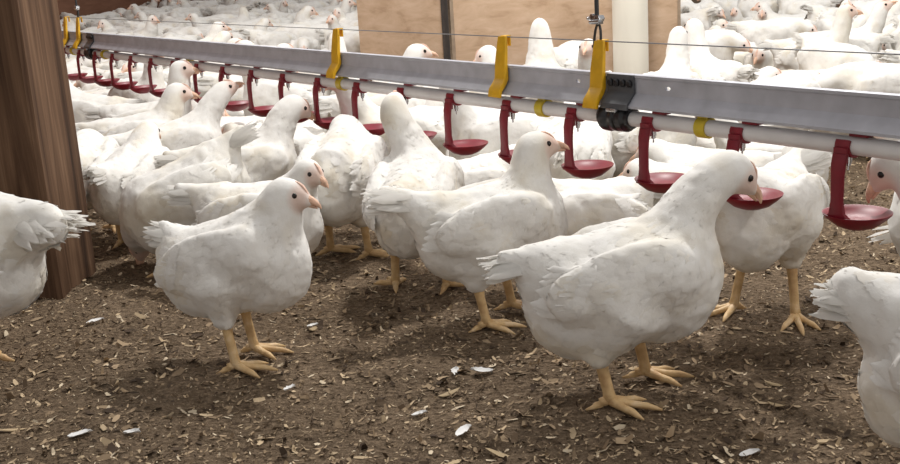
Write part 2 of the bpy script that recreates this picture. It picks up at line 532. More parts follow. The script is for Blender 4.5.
    if not s['sit']:
        for i, ft in enumerate(s['feet']):
            sgn = 1 if i == 0 else -1
            fx, fy = ft[0], ft[1]; fyaw = ft[2]
            hock = np.array([fx - .014, sgn * .046, .092 + lift]); ank = np.array([fx, fy, .017])
            lg.tube([hock + [0.0, 0, .02], hock, hock * .6 + ank * .4 + [-.001, 0, 0], hock * .15 + ank * .85, ank, ank + [.002, 0, -.008]], [.014, .0125, .0092, .0088, .0105, .007], 10)
            for (ang, L) in ((fyaw, .066), (fyaw + .62, .052), (fyaw - .62, .052), (fyaw + PI - .25 * sgn, .026)):
                d = np.array([math.cos(ang), math.sin(ang), 0]); pr = np.array([-d[1], d[0], 0])
                lg.tube([ank + [0, 0, -.002], ank + d * .014 + [0, 0, -.006], ank + d * L * .5 + [0, 0, -.0085], ank + d * L * .82 + [0, 0, -.0105], ank + d * L + [0, 0, -.0135], ank + d * (L + .011) + [0, 0, -.0165]],
                        [.0085, .0072, .0060, .0056, .0040, .0014], 8)
    if lg.v:
        lv = np.concatenate(lg.v); allV.append(lv); allT.append(np.tile(white, (len(lv), 1))); allF += [[i + nV for i in q] for q in lg.f]; midx += [1] * len(lg.f)
    body = link_mesh('chicken', np.concatenate(allV), allF, [M['plume'], M['leg'], M['blade']], None, True, midx, np.concatenate(allT))
    tag(body, label, 'chicken', group)
    # ---- beak
    def partmesh(name, fn, mat):
        b = MB(); fn(b)
        b.v = [np.array([H(p) for p in v]) for v in b.v]
        return b.build(name, mat, body)
    def bk(b):
        b.tube([(.028, 0, -.001), (.038, 0, -.002), (.048, 0, -.0042), (.056, 0, -.0080), (.0605, 0, -.0125)], [.0090, .0078, .0058, .0034, .0010], 10)
        b.tube([(.028, 0, -.009), (.037, 0, -.0100), (.046, 0, -.0116), (.053, 0, -.0132)], [.0064, .0052, .0036, .0012], 8)
    partmesh('beak', bk, M['beak'])
    def ey(sg):
        def g(b):
            lat = 7; lon = 10; vs = []; fs = []
            for i in range(lat + 1):
                for j in range(lon):
                    th = PI * i / lat; ph = 2 * PI * j / lon
                    vs.append((.0150 + .0056 * math.sin(th) * math.cos(ph), sg * .0180 + .0044 * math.cos(th), .0045 + .0056 * math.sin(th) * math.sin(ph)))
            for i in range(lat):
                for j in range(lon): fs.append([i * lon + j, i * lon + (j + 1) % lon, (i + 1) * lon + (j + 1) % lon, (i + 1) * lon + j])
            b.add(vs, fs)
        return g
    partmesh('eye', ey(1), M['eye']); partmesh('eye', ey(-1), M['eye'])
    def cb(b):
        b.tube([(.034, 0, .005), (.0285, 0, .0130), (.0215, 0, .0198), (.013, 0, .0238), (.006, 0, .0250)], [.0024, .0034, .0036, .0030, .0012], 8, squash=.6)
    partmesh('comb', cb, M['comb'])
    return body


def kids(o): return [c for c in bpy.data.objects if c.parent is o]


def place(o, pos, yaw, scale=1.0, roll=0.0):
    o.location = (pos[0], pos[1], pos[2] if len(pos) > 2 else 0.0)
    o.rotation_euler = (roll, 0, yaw); o.scale = (scale,) * 3
    return o


def copy_bird(src, parts, label, group):
    c = src.copy(); C.objects.link(c)
    for ch in parts:
        d = ch.copy(); C.objects.link(d); d.parent = c
    c['label'] = label
    if group: c['group'] = group
    return c


WORLD = 0.41
LAMPS = [('lamp_over_line', (0.45, 2.9, 2.4), 165, .10), ('lamp_far_left', (-1.6, 5.2, 2.5), 105, .10), ('lamp_far_right', (1.9, 5.0, 2.5), 105, .10), ('lamp_front_right', (2.2, .6, 2.4), 74, .12)]
CHIPS = 52000
POST = (-.945, 2.40, R_(-4))
NFLOCK = 460
EXPO = 0.24
HIDDEN = set([40, 41, 42, 48, 52, 55, 58, 61, 62, 63, 66, 68, 70, 71, 73, 77, 83, 85, 98, 99, 101, 103, 104, 109, 113, 114, 115, 118, 122, 126, 129, 131, 132, 134, 135, 139, 141, 143, 144, 147, 148, 154, 158, 160, 163, 164, 171, 173, 174, 177, 179, 181, 182, 184, 190, 191, 193, 194, 195, 200, 203, 205, 206, 211, 218, 220, 224, 229, 232, 233, 235, 236, 238, 243, 245, 247, 256, 258, 261, 266, 268, 271, 272, 273, 274, 275, 277, 279, 286, 287, 291, 295, 300, 305, 307, 309, 310, 311, 314, 315, 317, 318, 319, 324, 330, 336, 337, 339, 342, 343, 344, 347, 348, 354, 355, 357, 358, 359, 360, 362, 363, 364, 365, 366, 373, 376, 381, 382, 386])   # flock places wholly behind other birds, left empty
# ------------------------------------------------------------------ world, lamps, camera
sc = bpy.context.scene
sc.view_settings.view_transform = 'Standard'; sc.view_settings.look = 'None'
sc.view_settings.exposure = EXPO; sc.view_settings.gamma = 1.0; sc.view_settings.use_curve_mapping = False
w = bpy.data.worlds.new('barn_air'); sc.world = w; w.use_nodes = True
bg = w.node_tree.nodes['Background']; bg.inputs[0].default_value = (1.0, 0.97, 0.94, 1); bg.inputs[1].default_value = WORLD


def lamp(name, loc, power, radius, col=(1, 0.975, 0.94)):
    l = bpy.data.lights.new(name, 'POINT'); l.energy = power; l.shadow_soft_size = radius; l.color = col
    o = bpy.data.objects.new(name, l); o.location = loc; C.objects.link(o); return o


for nm, lc, pw, rad in LAMPS: lamp(nm, lc, pw, rad)

cam = bpy.data.cameras.new('camera'); cam.sensor_width = 36.0; cam.lens = FPX / 900 * 36.0
cam.clip_start = 0.05; cam.clip_end = 100
co = bpy.data.objects.new('camera', cam); C.objects.link(co)
co.matrix_world = Matrix(((RT[0], UP[0], -FW[0], 0), (RT[1], UP[1], -FW[1], 0), (RT[2], UP[2], -FW[2], CAM_H), (0, 0, 0, 1)))
sc.camera = co

# ------------------------------------------------------------------ the setting
def ground_z(x, y):
    q = Vector((x, y, 0))
    z = .0085 * mnoise.noise(q * 3.1) + .0065 * mnoise.noise(q * 9 + Vector((5, 1, 0))) + .0050 * mnoise.noise(q * 24) + .0032 * mnoise.noise(q * 60 + Vector((0, 3, 0)))
    return z - .003


def build_floor():
    xs = np.concatenate([[-9, -5, -3], np.arange(-1.9, 1.6, .0105), [2.6, 4.5, 8]])
    ys = np.concatenate([[-2, -.5, .5], np.arange(1.05, 3.6, .0105), np.arange(3.7, 6, .12), [7, 8.5, 10, 13, 16]])
    X, Y = np.meshgrid(xs, ys)
    V = np.stack([X.ravel(), Y.ravel(), np.zeros(X.size)], 1)
    inn = (V[:, 0] > -1.9) & (V[:, 0] < 1.6) & (V[:, 1] > 1.05) & (V[:, 1] < 3.6)
    for i in np.where(inn)[0]: V[i, 2] = ground_z(V[i, 0], V[i, 1])
    nx = len(xs); j = np.arange(len(ys) - 1)[:, None] * nx + np.arange(nx - 1)[None]
    j = j.ravel(); Fc = np.stack([j, j + 1, j + nx + 1, j + nx], 1)
    o = link_mesh('floor', V, Fc, M['floor']); o['kind'] = 'structure'


build_floor()

# barn wall of reddish boards far behind the flock
mb = MB(); mb.box((0, 15.6, 1.2), (18, .06, 3.0)); o = mb.build('wall_back', M['wall'], bevel=.004); tag(o, kind='structure')
mb = MB(); mb.box((-3.60, 8.6, 1.2), (.06, 13.9, 3.0)); o = mb.build('wall_left', M['wall'], bevel=.004); tag(o, kind='structure')

# loose shavings: one scatter of thousands of chips
def build_shavings():
    pal = [((.52, .40, .26), 3.6), ((.38, .28, .18), 4.5), ((.25, .18, .115), 5), ((.15, .105, .068), 4), ((.07, .047, .031), 3.5), ((.66, .55, .40), 1.6)]
    pr = np.array([p[1] for p in pal]); pr = pr / pr.sum()
    V, Fc, T = [], [], []
    n = 0
    for _ in range(CHIPS):
        u = rng.random()
        y = 1.1 + 2.5 * u ** 1.5
        x = rng.uniform(-.43, .43) * (y + .35) + rng.normal(0, .02)
        z = ground_z(x, y)
        L = float(np.clip(rng.lognormal(math.log(.0056), .60), .0025, .026)); W = L * rng.uniform(.14, .6)
        L *= .8 + .12 * y; W *= .8 + .12 * y
        a = rng.uniform(0, 2 * PI); tx, ty = rng.normal(0, .42, 2)
        m = Matrix.Rotation(a, 3, 'Z') @ Matrix.Rotation(tx, 3, 'X') @ Matrix.Rotation(ty, 3, 'Y')
        c = np.array(pal[rng.choice(len(pal), p=pr)][0]) * rng.uniform(.8, 1.2)
        bend = rng.normal(0, .22) * L
        pts = [(-.5 * L, -.3 * W, bend), (-.5 * L, .35 * W, bend), (0, .5 * W, 0), (.5 * L, .25 * W, bend), (.55 * L, -.2 * W, bend), (0, -.5 * W, 0)]
        for q in pts:
            v = m @ Vector(q); V.append((x + v.x, y + v.y, z + .0018 + max(v.z, -.001)))
        Fc += [[n, n + 1, n + 2, n + 5], [n + 5, n + 2, n + 3, n + 4]]; T += [c] * 6; n += 6
    o = link_mesh('wood_shavings', V, Fc, M['chip'], smooth=False, tint=np.array(T))
    tag(o, 'brown wood shavings and litter strewn over the barn floor', 'litter', kind='stuff')


build_shavings()

# ------------------------------------------------------------------ wooden post
pb = P(66, 293, 0)
mb = MB()
prof = []
pw_ = .205
for k in range(26):
    z = -.02 + 2.5 * k / 25
    prof.append(z)
vs, fs = [], []
for z in prof:
    for (sx, sy) in ((-1, -1), (-.86, -1.0), (.9, -1), (1, -.93), (1, 1), (-1, 1)):
        g = .004 * mnoise.noise(Vector((sx * 2, sy * 2, z * 1.3)))
        vs.append((sx * (pw_ / 2 + g), sy * (pw_ / 2 + g), z))
for i in range(25):
    for k in range(6): fs.append([i * 6 + k, i * 6 + (k + 1) % 6, (i + 1) * 6 + (k + 1) % 6, (i + 1) * 6 + k])
fs += [[5, 4, 3, 2, 1, 0], [150 + k for k in range(6)]]
mb.add(vs, fs)
post = mb.build('wooden_post', M['post'], smooth=False)
post.location = (POST[0], POST[1], 0); post.rotation_euler = (0, 0, POST[2])
tag(post, 'thick rough brown timber post at the left edge, standing on the litter', 'post')

# ------------------------------------------------------------------ plywood panels and plastic pole behind the line
def panel(x0, x1, depth0, depth1, label, flip=False):
    a = PD(x0, 55, depth0); b = PD(x1, 62, depth1)
    d = b - a; d[2] = 0; Lh = np.linalg.norm(d); ang = math.atan2(d[1], d[0])
    mb = MB(); mb.box((0, 0, .62), (Lh, .018, 1.24)); o = mb.build('plywood_panel', M['ply'], bevel=.002)
    m = (a + b) / 2; o.location = (m[0], m[1], 0); o.rotation_euler = (0, 0, ang)
    tag(o, label, 'panel', None)
    return o, Lh


pl, Ll = panel(362, 447, 5.02, 4.72, 'narrow plywood panel left of the dark seam, behind the grey rail')
pr_, Lr = panel(453, 680, 4.70, 4.66, 'wide plywood panel right of the dark seam, behind the white pole')
e = MB(); e.box((Lr / 2 - .004, -.0115, .62), (.012, .006, 1.24)); e.build('edge_strip', M['ply_edge'], pr_)
e = MB(); e.box((Ll / 2 + .006, -.004, .62), (.014, .03, 1.24)); e.build('seam_batten', M['ply_dark'], pl)
e = MB(); e.box((-Lr / 2 + .006, -.012, .62), (.014, .008, 1.24)); e.build('edge_strip', M['ply_edge'], pr_)

q = PD(630.5, 40, 4.25)
mb = MB(); mb.lathe([(.060, -.01), (.068, -.01), (.068, 2.2), (.060, 2.2)], 40)
o = mb.build('plastic_pole', M['pvc']); o.location = (q[0], q[1], 0)
tag(o, 'round ivory plastic pole standing in front of the wide plywood panel', 'pole')

# ------------------------------------------------------------------ the drinker line
LA = np.array([0.5873, 1.5734, 0.0]); LB = np.array([-1.3088, 4.2964, 0.0])
LSTEP = (LB - LA) / 17.0; SP = np.linalg.norm(LSTEP); LT = -LSTEP / SP          # LT runs towards the near right end
LANG = math.atan2(LT[1], LT[0]); LN = np.array([LT[1], -LT[0], 0])               # LN points to the camera side
PZ = 0.370


def on_line(n, z=0.0): p = LA + LSTEP * n; return (p[0], p[1], z)


def n_of(px): return (849.01 - px) / (.09727 * px + 34.452) * 1.0


def line_obj(o, n, z=0.0):
    o.location = on_line(n, z); o.rotation_euler = (0, 0, LANG); return o
# local frame on the line: x along (towards the near end), -y to the camera side

LN0, LN1 = -3.5, 21.0
XA, XB = -LN1 * SP, -LN0 * SP
mb = MB(); mb.tube([(XA, 0, 0), (XB, 0, 0)], .0136, 24)
pipe = mb.build('water_pipe', M['pipe']); line_obj(pipe, 0, PZ)
tag(pipe, 'long pale plastic water pipe under the grey metal rail', 'pipe')

# rail: a folded metal section, web above, flared skirt towards the pipe, top hem; slots cut through the web
def rail_mesh():
    outer = [(-.0015, .0795), (-.0055, .0780), (-.0055, .0735), (-.0025, .0710), (-.0025, .046), (-.021, .0260), (-.021, .0215), (-.0188, .0215), (-.0188, .0250), (0, .043),
             (.0188, .0250), (.0188, .0215), (.021, .0215), (.021, .0260), (.0025, .046), (.0025, .0710), (.0025, .0795)]
    mb = MB(); mb.prism(outer, XA, XB)
    o = mb.build('support_rail', M['alu'], smooth=False)
    cut = MB()
    for px in (580, 669):
        x = -n_of(px) * SP
        cut.tube([(x, -.05, .059), (x, .05, .059)], .0062, 14, squash=.55)
    c = cut.build('cutter', M['alu'])
    md = o.modifiers.new('slots', 'BOOLEAN'); md.operation = 'DIFFERENCE'; md.object = c; md.solver = 'EXACT'
    dg = bpy.context.evaluated_depsgraph_get(); me = bpy.data.meshes.new_from_object(o.evaluated_get(dg))
    o.modifiers.clear(); o.data = me
    bpy.data.objects.remove(c)
    return o


rail = rail_mesh(); line_obj(rail, 0, PZ)
tag(rail, 'long grey metal support rail running above the red drinkers', 'rail')

mb = MB(); mb.tube([(XA, 0, 0), (XB, 0, 0)], .0011, 8)
o = mb.build('perch_wire', M['wire']); line_obj(o, 0, PZ + .134)
tag(o, 'thin taut steel wire stretched along the tops of the yellow hangers', 'wire')


# red nipple drinkers: clip on the pipe, flat arm, round cup, steel nipple
def make_drinker():
    e = bpy.data.objects.new('nipple_drinker', None); C.objects.link(e)
    b = MB()   # saddle clip
    ring = []
    for r in (.0140, .0178):
        for k in range(17):
            a = R_(-215 + 250 * k / 16); ring.append((r * math.cos(a), r * math.sin(a)))
    poly = [(-y, z) for y, z in ring[:17]] + [(-y, z) for y, z in ring[17:][::-1]]
    b.prism(poly, -.012, .012)
    b.box((0, -.0185, -.012), (.022, .006, .022))
    b.box((.020, .0, .0165), (.030, .016, .004))
    b.build('pipe_clip', M['red'], e, bevel=.0008)
    b = MB()   # arm
    pts = [(0, -.0190, -.010), (0, -.0235, -.026), (0, -.0245, -.045), (0, -.0245, -.080), (0, -.0240, -.098), (0, -.020, -.108)]
    n = len(pts); wd = [.0125, .0120, .0108, .0104, .0130, .022]; th = [.0045, .0042, .0038, .0038, .0048, .007]
    vs = []; fs = []
    for (p, a, t) in zip(pts, wd, th):
        for k in range(12):
            an = 2 * PI * k / 12; ca, sa = math.cos(an), math.sin(an)
            vs.append((p[0] + a * math.copysign(abs(ca) ** .6, ca), p[1] + t * math.copysign(abs(sa) ** .6, sa), p[2]))
    for i in range(n - 1):
        for k in range(12): fs.append([i * 12 + k, i * 12 + (k + 1) % 12, (i + 1) * 12 + (k + 1) % 12, (i + 1) * 12 + k])
    fs += [list(range(12))[::-1], [(n - 1) * 12 + k for k in range(12)]]
    b.add(vs, fs); b.build('arm', M['red'], e)
    b = MB()   # cup
    b.lathe([(.001, -.1275), (.016, -.1265), (.030, -.1210), (.042, -.1115), (.0490, -.1045), (.0500, -.1020), (.0480, -.1020), (.040, -.1065), (.030, -.1105), (.016, -.1130), (.006, -.1125), (.001, -.1120)], 36, (0.008, 0.014, 0))
    b.build('cup', M['red'], e)
    b = MB()
    b.lathe([(.001, -.0375), (.0016, -.0375), (.0016, -.031), (.0042, -.030), (.0042, -.026), (.0052, -.0255), (.0052, -.014), (.001, -.0135)], 14)
    b.build('nipple', M['steel'], e)
    return e


drinker0 = make_drinker(); dparts = kids(drinker0)
DL = ['red drinker cup nearest the right edge, used by the pink-faced chicken', 'red drinker cup the large front chicken is drinking from',
      'red drinker cup just right of the black pipe coupling', 'red drinker cup just left of the black pipe coupling',
      'red drinker cup half hidden by the head of the upright middle chicken', 'red drinker cup left of the upright middle chicken\'s head',
      'red drinker cup behind the raised neck of the rear-view chicken', 'red drinker cup just right of the yellow hanger by the plywood edge',
      'red drinker cup used by the pinkish-throated chicken left of the middle yellow hanger', 'red drinker arm behind the neck of the drinking chicken, left of centre',
      'red drinker cup beside the chicken stretching its neck up to the pipe', 'red drinker arm just left of the chicken stretching its neck up',
      'red drinker arm right of the yellow-beaked head looking right', 'red drinker arm directly above the yellow-beaked head looking right',
      'red drinker third right of the left black coupling', 'red drinker second right of the left black coupling',
      'red drinker first right of the left black coupling', 'red drinker just under the left black coupling',
      'red drinker just left of the left black coupling', 'red drinker next to the brown post, far end of the line']
for n in range(20):
    if n == 0: d = drinker0
    else:
        d = drinker0.copy(); C.objects.link(d)
        for ch in dparts:
            c = ch.copy(); C.objects.link(c); c.parent = d
    line_obj(d, n, PZ); tag(d, DL[n], 'drinker', 'red nipple drinkers on the water pipe')


# yellow hangers: bar in front of the rail, kinked foot resting on the pipe
def make_hanger():
    e = bpy.data.objects.new('rail_hanger', None); C.objects.link(e)
    ctr = [(-.004, .135), (-.006, .118), (-.0105, .082), (-.0115, .052), (-.017, .043), (-.0285, .030), (-.0320, .016)]
    wd = [.0115, .0135, .0155, .0170, .0170, .0175, .0175]; th = [.003, .0036, .0045, .0048, .0048, .0044, .0038]
    vs, fs = [], []
    for i, ((y, z), a, t) in enumerate(zip(ctr, wd, th)):
        j0, j1 = max(0, i - 1), min(len(ctr) - 1, i + 1)
        ty, tz = ctr[j1][0] - ctr[j0][0], ctr[j1][1] - ctr[j0][1]; l = math.hypot(ty, tz); ny, nz_ = tz / l, -ty / l
        for sx, st in ((-1, -1), (1, -1), (1, 1), (-1, 1)): vs.append((sx * a, y + st * t * ny, z + st * t * nz_))
    for i in range(len(ctr) - 1):
        for k in range(4): fs.append([i * 4 + k, i * 4 + (k + 1) % 4, (i + 1) * 4 + (k + 1) % 4, (i + 1) * 4 + k])
    fs += [[3, 2, 1, 0], [24, 25, 26, 27]]
    b = MB(); b.add(vs, fs); b.build('front_bar', M['yellow'], e, bevel=.0016)
    b = MB(); b.box((0, .0035, .1345), (.015, .016, .004)); b.box((0, .010, .125), (.014, .003, .020)); b.build('top_clip', M['yellow'], e, bevel=.0012)
    return e


hang0 = make_hanger(); hparts = kids(hang0)
HP = [(603, 'yellow plastic rail hanger hung from the cable with bright clamp'), (507, 'yellow plastic rail hanger in front of the wide plywood panel, left of the cable'),
      (342, 'yellow plastic rail hanger just left of the plywood edge'), (84, 'yellow plastic rail hanger beside the left black coupling'), (71.5, 'far yellow plastic rail hanger next to the brown post')]
for i, (px, lb) in enumerate(HP):
    if i == 0: d = hang0
    else:
        d = hang0.copy(); C.objects.link(d)
        for ch in hparts:
            c = ch.copy(); C.objects.link(c); c.parent = d
    line_obj(d, n_of(px), PZ); tag(d, lb, 'hanger', 'yellow rail hangers')

# small dull yellow clips around the pipe
CP = [(705, 'small dull yellow pipe clip between the two right-hand red drinkers'), (544, 'small dull yellow pipe clip above the upright middle chicken\'s head'),
      (343, 'small dull yellow pipe clip under the hanger by the plywood edge'), (190, 'small dull yellow pipe clip above the yellow-beaked head looking right'),
      (106, 'small dull yellow pipe clip right of the left black coupling'), (75, 'small dull yellow pipe clip close to the brown post')]
b = MB(); ring = []
poly = [(.0142 * math.cos(R_(a)), .0142 * math.sin(R_(a))) for a in range(-90, 271, 15)]
outer = [(.0176 * math.cos(R_(a)), .0176 * math.sin(R_(a))) for a in range(-90, 271, 15)]
nn = len(poly); vs = []; fs = []
for x in (-.0105, .0105):
    vs += [(x, y, z) for y, z in poly[:-1]] + [(x, y, z) for y, z in outer[:-1]]
m_ = nn - 1
for k in range(m_):
    k2 = (k + 1) % m_
    fs += [[k, k2, m_ + k2, m_ + k], [2 * m_ + k2, 2 * m_ + k, 3 * m_ + k, 3 * m_ + k2], [m_ + k, m_ + k2, 3 * m_ + k2, 3 * m_ + k], [k2, k, 2 * m_ + k, 2 * m_ + k2]]
b.add(vs, fs); b.box((0, 0, .0185), (.021, .014, .006))
for i, (px, lb) in enumerate(CP):
    if i == 0: clip0 = d = b.build('pipe_clip_band', M['yellow2'])
    else: d = clip0.copy(); C.objects.link(d)
    line_obj(d, n_of(px), PZ); tag(d, lb, 'clip', 'dull yellow pipe clips')


# black coupling with bracket plate over the rail joint
def make_coupling():
    e = bpy.data.objects.new('pipe_coupling', None); C.objects.link(e)
    b = MB(); prof = [(.0142, -.036), (.0205, -.036), (.0225, -.030), (.0265, -.027), (.0270, -.012), (.0245, -.008), (.0245, -.003), (.0255, .000), (.0255, .008), (.0235, .011), (.0255, .014), (.0250, .026), (.0190, .030), (.0185, .038), (.0142, .038)]
    b.lathe(prof, 28); b.v = [np.stack([v[:, 2], v[:, 1], v[:, 0]], 1) for v in b.v]
    b.build('coupler_body', M['black'], e)
    b = MB()
    pl_ = [(-.0060, .078), (-.0032, .046), (-.0216, .0260), (-.0216, .018), (-.0255, .018), (-.0255, .0280), (-.0075, .0475), (-.0085, .078)]
    b.prism(pl_, -.018, .048); b.build('rail_bracket', M['charcoal'], e, bevel=.0006)
    for k in range(4):
        b = MB(); x = -.008 + .0155 * k
        b.tube([(x, -.006, .063), (x, -.0120, .063), (x, -.0138, .063)], [.0068, .0068, .0045], 14); b.build('knob', M['black'], e)
    b = MB(); b.box((0.012, -.0275, .017), (.024, .006, .006)); b.build('latch', M['steel'], e, bevel=.0006)
    return e


cpl0 = make_coupling(); cparts = kids(cpl0)
line_obj(cpl0, n_of(618), PZ); tag(cpl0, 'black pipe coupling with grey bracket right of the cable-hung yellow hanger', 'coupling', 'black pipe couplings')
d = cpl0.copy(); C.objects.link(d)
for ch in cparts:
    c = ch.copy(); C.objects.link(c); c.parent = d
line_obj(d, n_of(93), PZ); tag(d, 'black pipe coupling with grey bracket at the far left near the post', 'coupling', 'black pipe couplings')


# suspension cables
def make_cable(px, top, label):
    e = bpy.data.objects.new('suspension_cable', None); C.objects.link(e)
    n = n_of(px)
    b = MB(); b.tube([(0.0, -.002, .165), (-.001, -.001, .30), (-.002, 0, .6), (-.004, 0, top)], .0040, 8)
    lp = []
    for k in range(15):
        a = 2 * PI * k / 14; lp.append((.0085 * math.sin(a), -.002 + .003 * math.cos(a), .134 + .030 * math.cos(a) * (1 if math.cos(a) > 0 else .9)))
    b.tube(lp, .0024, 8, cap=False); b.build('steel_cable', M['cable'], e)
    b = MB(); b.box((0, -.002, .172), (.020, .012, .016)); b.tube([(-.014, -.006, .168), (.012, -.006, .170)], .0042, 10); b.tube([(-.022, -.004, .174), (.010, -.004, .177)], .0034, 10)
    b.tube([(-.008, -.008, .177), (-.008, .006, .177)], .0062, 6); b.tube([(.006, -.008, .174), (.006, .006, .174)], .0066, 6)
    b.build('cable_clamp', M['steel'], e, bevel=.0008)
    line_obj(e, n, PZ); tag(e, label, 'cable', 'cables holding up the drinker line')
    return e


make_cable(600, 2.2, 'dark suspension cable with bright clamp above the right yellow hanger')
make_cable(84, 2.2, 'dark suspension cable above the yellow hanger at the far left')

# ------------------------------------------------------------------ chickens


hand = []        # every hand-posed bird: label, position, yaw, scale, shape
KEY = (1, 2, 3, 4, 5, 6, 7, 10, 11, 12, 13, 14, 15)


def bird(label, at, yaw, scale=1.0, xy=None, **spec):
    """at: photo pixel of the point midway between the feet"""
    p = P(at[0], at[1], 0.0)
    if xy: p = np.array([xy[0], xy[1], 0])
    hand.append([label, p[0], p[1], R_(yaw), scale, spec])


DRINK = dict(neck=[(.118, 0, .275), (.130, 0, .325)], head=(.148, 0, .362), hpitch=.55, neck_r=(.046, .031, .0265))
TALL = dict(neck=[(.108, 0, .280), (.118, 0, .330)], head=(.132, 0, .368), hpitch=-.05)
PECK = dict(pitch=-.22, neck=[(.150, 0, .200), (.178, 0, .150)], head=(.200, 0, .105), hpitch=-1.1)
LOW = dict(neck=[(.140, 0, .235), (.165, 0, .225)], head=(.195, 0, .215), hpitch=-.45)
SIT = dict(sit=True, neck=[(.112, 0, .270), (.125, 0, .295)], head=(.140, 0, .318), hpitch=-.1)
SITLOW = dict(sit=True, neck=[(.120, 0, .245), (.130, 0, .252)], head=(.150, 0, .262), hpitch=-.35)

FINE = dict(vox=.0045, feathers=900, tail_n=64)
MID = dict(vox=.0055, feathers=520)

# --- front birds, each posed on its own
bird('large white chicken in front, neck bent to drink from a red cup', (622, 394), 4, 1.0, seed=1, **FINE,
     pitch=.10, tail=(-.165, 0, .250), neck=[(.106, 0, .285), (.134, 0, .322)], head=(.178, .0, .336), hpitch=-.72, neck_r=(.050, .031, .028), neck_k=.022,
     extra=[((.05, 0, .180), (.080, 0, .195), .074, .070, 1), ((-.075, 0, .135), (-.03, 0, .118), .058, .05, 1)],
     feet=[(.050, .050, -.12), (-.030, -.050, -.30)], dirt=.42)
bird('smaller white chicken standing alone at front left, head up, looking right', (244, 362), -18, .93, seed=2, **FINE,
     pitch=.19, lift=.016, tail=(-.122, 0, .268), neck=[(.100, 0, .268), (.108, 0, .290)], head=(.130, 0, .310), hpitch=-.22, neck_r=(.054, .038, .0285), dirt=.25,
     feet=[(.0, .045, .2), (.010, -.048, .25)])
bird('upright white chicken in the middle, beak pointing right beside a red drinker arm', (496, 320), 10, .95, seed=3, **FINE,
     pitch=.08, lift=.010, tail=(-.195, 0, .285), tail_fan=.25, neck=[(.080, 0, .280), (.082, 0, .308)], head=(.100, 0, .332), hpitch=-.02, neck_r=(.047, .030, .0275), dirt=.45,
     feet=[(.045, .05, -.1), (-.030, -.05, -.15)])
bird('white chicken seen from behind, neck stretched straight up to a drinker', (421, 288), 78, .98, seed=4, **FINE,
     pitch=.16, lift=.010, tail=(-.150, 0, .262), neck=[(.085, .03, .300), (.078, .05, .338)], head=(.100, .055, .370), hpitch=.3, neck_r=(.044, .029, .0265), dirt=.4,
     feet=[(.0, .055, .5), (-.01, -.06, -.5)])
bird('white chicken with smooth shaded side between the front-left chicken and the rear-view chicken', (350, 256), 80, 1.02, seed=5, **MID,
     pitch=.10, lift=.010, tail=(-.125, 0, .215), tail_n=0, neck=[(.128, .02, .262), (.155, .03, .258)], head=(.185, .04, .250), hpitch=-.4, feet=[(.02, .05, -.9), (-.02, -.05, -1.1)])
bird('white chicken directly behind the front-left one, its head just above', (266, 284), -12, .92, seed=6, **MID,
     pitch=-.03, lift=-.022, neck=[(.106, 0, .258), (.120, -.004, .272)], head=(.140, -.012, .292), hyaw=-.5, hpitch=-.35, tail=(-.19, 0, .25))
bird('big white chicken bending down to the left to peck, orange foot showing', (194, 266), 192, 1.0, seed=7, **MID,
     pitch=-.46, lift=-.015, neck=[(.120, -.04, .110), (.125, -.07, .080)], head=(.120, -.095, .060), hpitch=-1.3, tail=(-.185, 0, .245), tail_fan=.3, feet=[(.03, .055, 0), (-.02, -.05, 0)], dirt=.6)
bird('white chicken seen from behind left of the big pecking one', (152, 241), 74, .93, seed=8, **MID, pitch=.14, tail=(-.165, 0, .27), neck=[(.09, 0, .27), (.10, 0, .28)], head=(.125, 0, .292), hpitch=-.3)
bird('white chicken pressed against the right side of the brown post', (92, 230), 100, .96, seed=9, **MID, pitch=.05, neck=[(.12, 0, .24), (.14, 0, .235)], head=(.16, 0, .235), hpitch=-.5)
bird('white chicken cut by the left edge in front of the post, ragged tail out', (-26, 374), 160, 1.17, seed=10, **FINE, lift=.010, tail=(-.180, 0, .238), tail_fan=.5, wing=.012,
     extra=[((-.020, .03, .24), (-.050, .02, .345), .045, .022, .7), ((-.10, 0, .222), (-.180, 0, .228), .05, .030, .8)], dirt=.3)
bird('white chicken behind the large front one, standing turned with ruffled feathers', (764, 317), 232, .93, seed=11, **FINE,
     pitch=.02, lift=.034, fat=.95, neck=[(.115, -.03, .245), (.135, -.05, .235)], head=(.155, -.07, .230), hpitch=-.5, tail=(-.175, 0, .27), tail_fan=.6, wing=.008, feet=[(.0, .062, .55), (.0, -.062, -.55)], dirt=.5)
bird('pink-faced chicken at the right edge with beak in a red cup', (947, 345), 168, .98, seed=12, **FINE, xy=(.822, 1.550),
     pitch=.05, lift=.01, neck=[(.115, 0, .290), (.145, 0, .322)], head=(.178, 0, .330), hpitch=-.95, neck_r=(.050, .033, .028))
bird('chicken at the right edge whose head shows just above the drinking one', (965, 300), 172, 1.0, seed=13, **MID, xy=(.905, 1.80),
     pitch=.05, lift=.01, neck=[(.11, 0, .29), (.135, 0, .32)], head=(.165, 0, .345), hpitch=.05)
bird('white chicken at the lower right corner, only its fluffy rear and tail in view', (1008, 532), -26, 1.06, seed=14, **FINE, pitch=-.05, tail=(-.175, 0, .255), dirt=.3, extra=[((-.10, 0, .225), (-.165, 0, .245), .055, .028, .9), ((-.09, 0, .14), (-.05, 0, .12), .06, .05, 1)])
bird('chicken at the right edge showing only a long white tail feather below the red cup', (994, 284), 8, .95, seed=15, **MID, pitch=.0, tail=(-.19, 0, .225), tail_n=9, tail_len=.05, sit=True, neck=[(.120, 0, .245), (.130, 0, .252)], head=(.150, 0, .262))

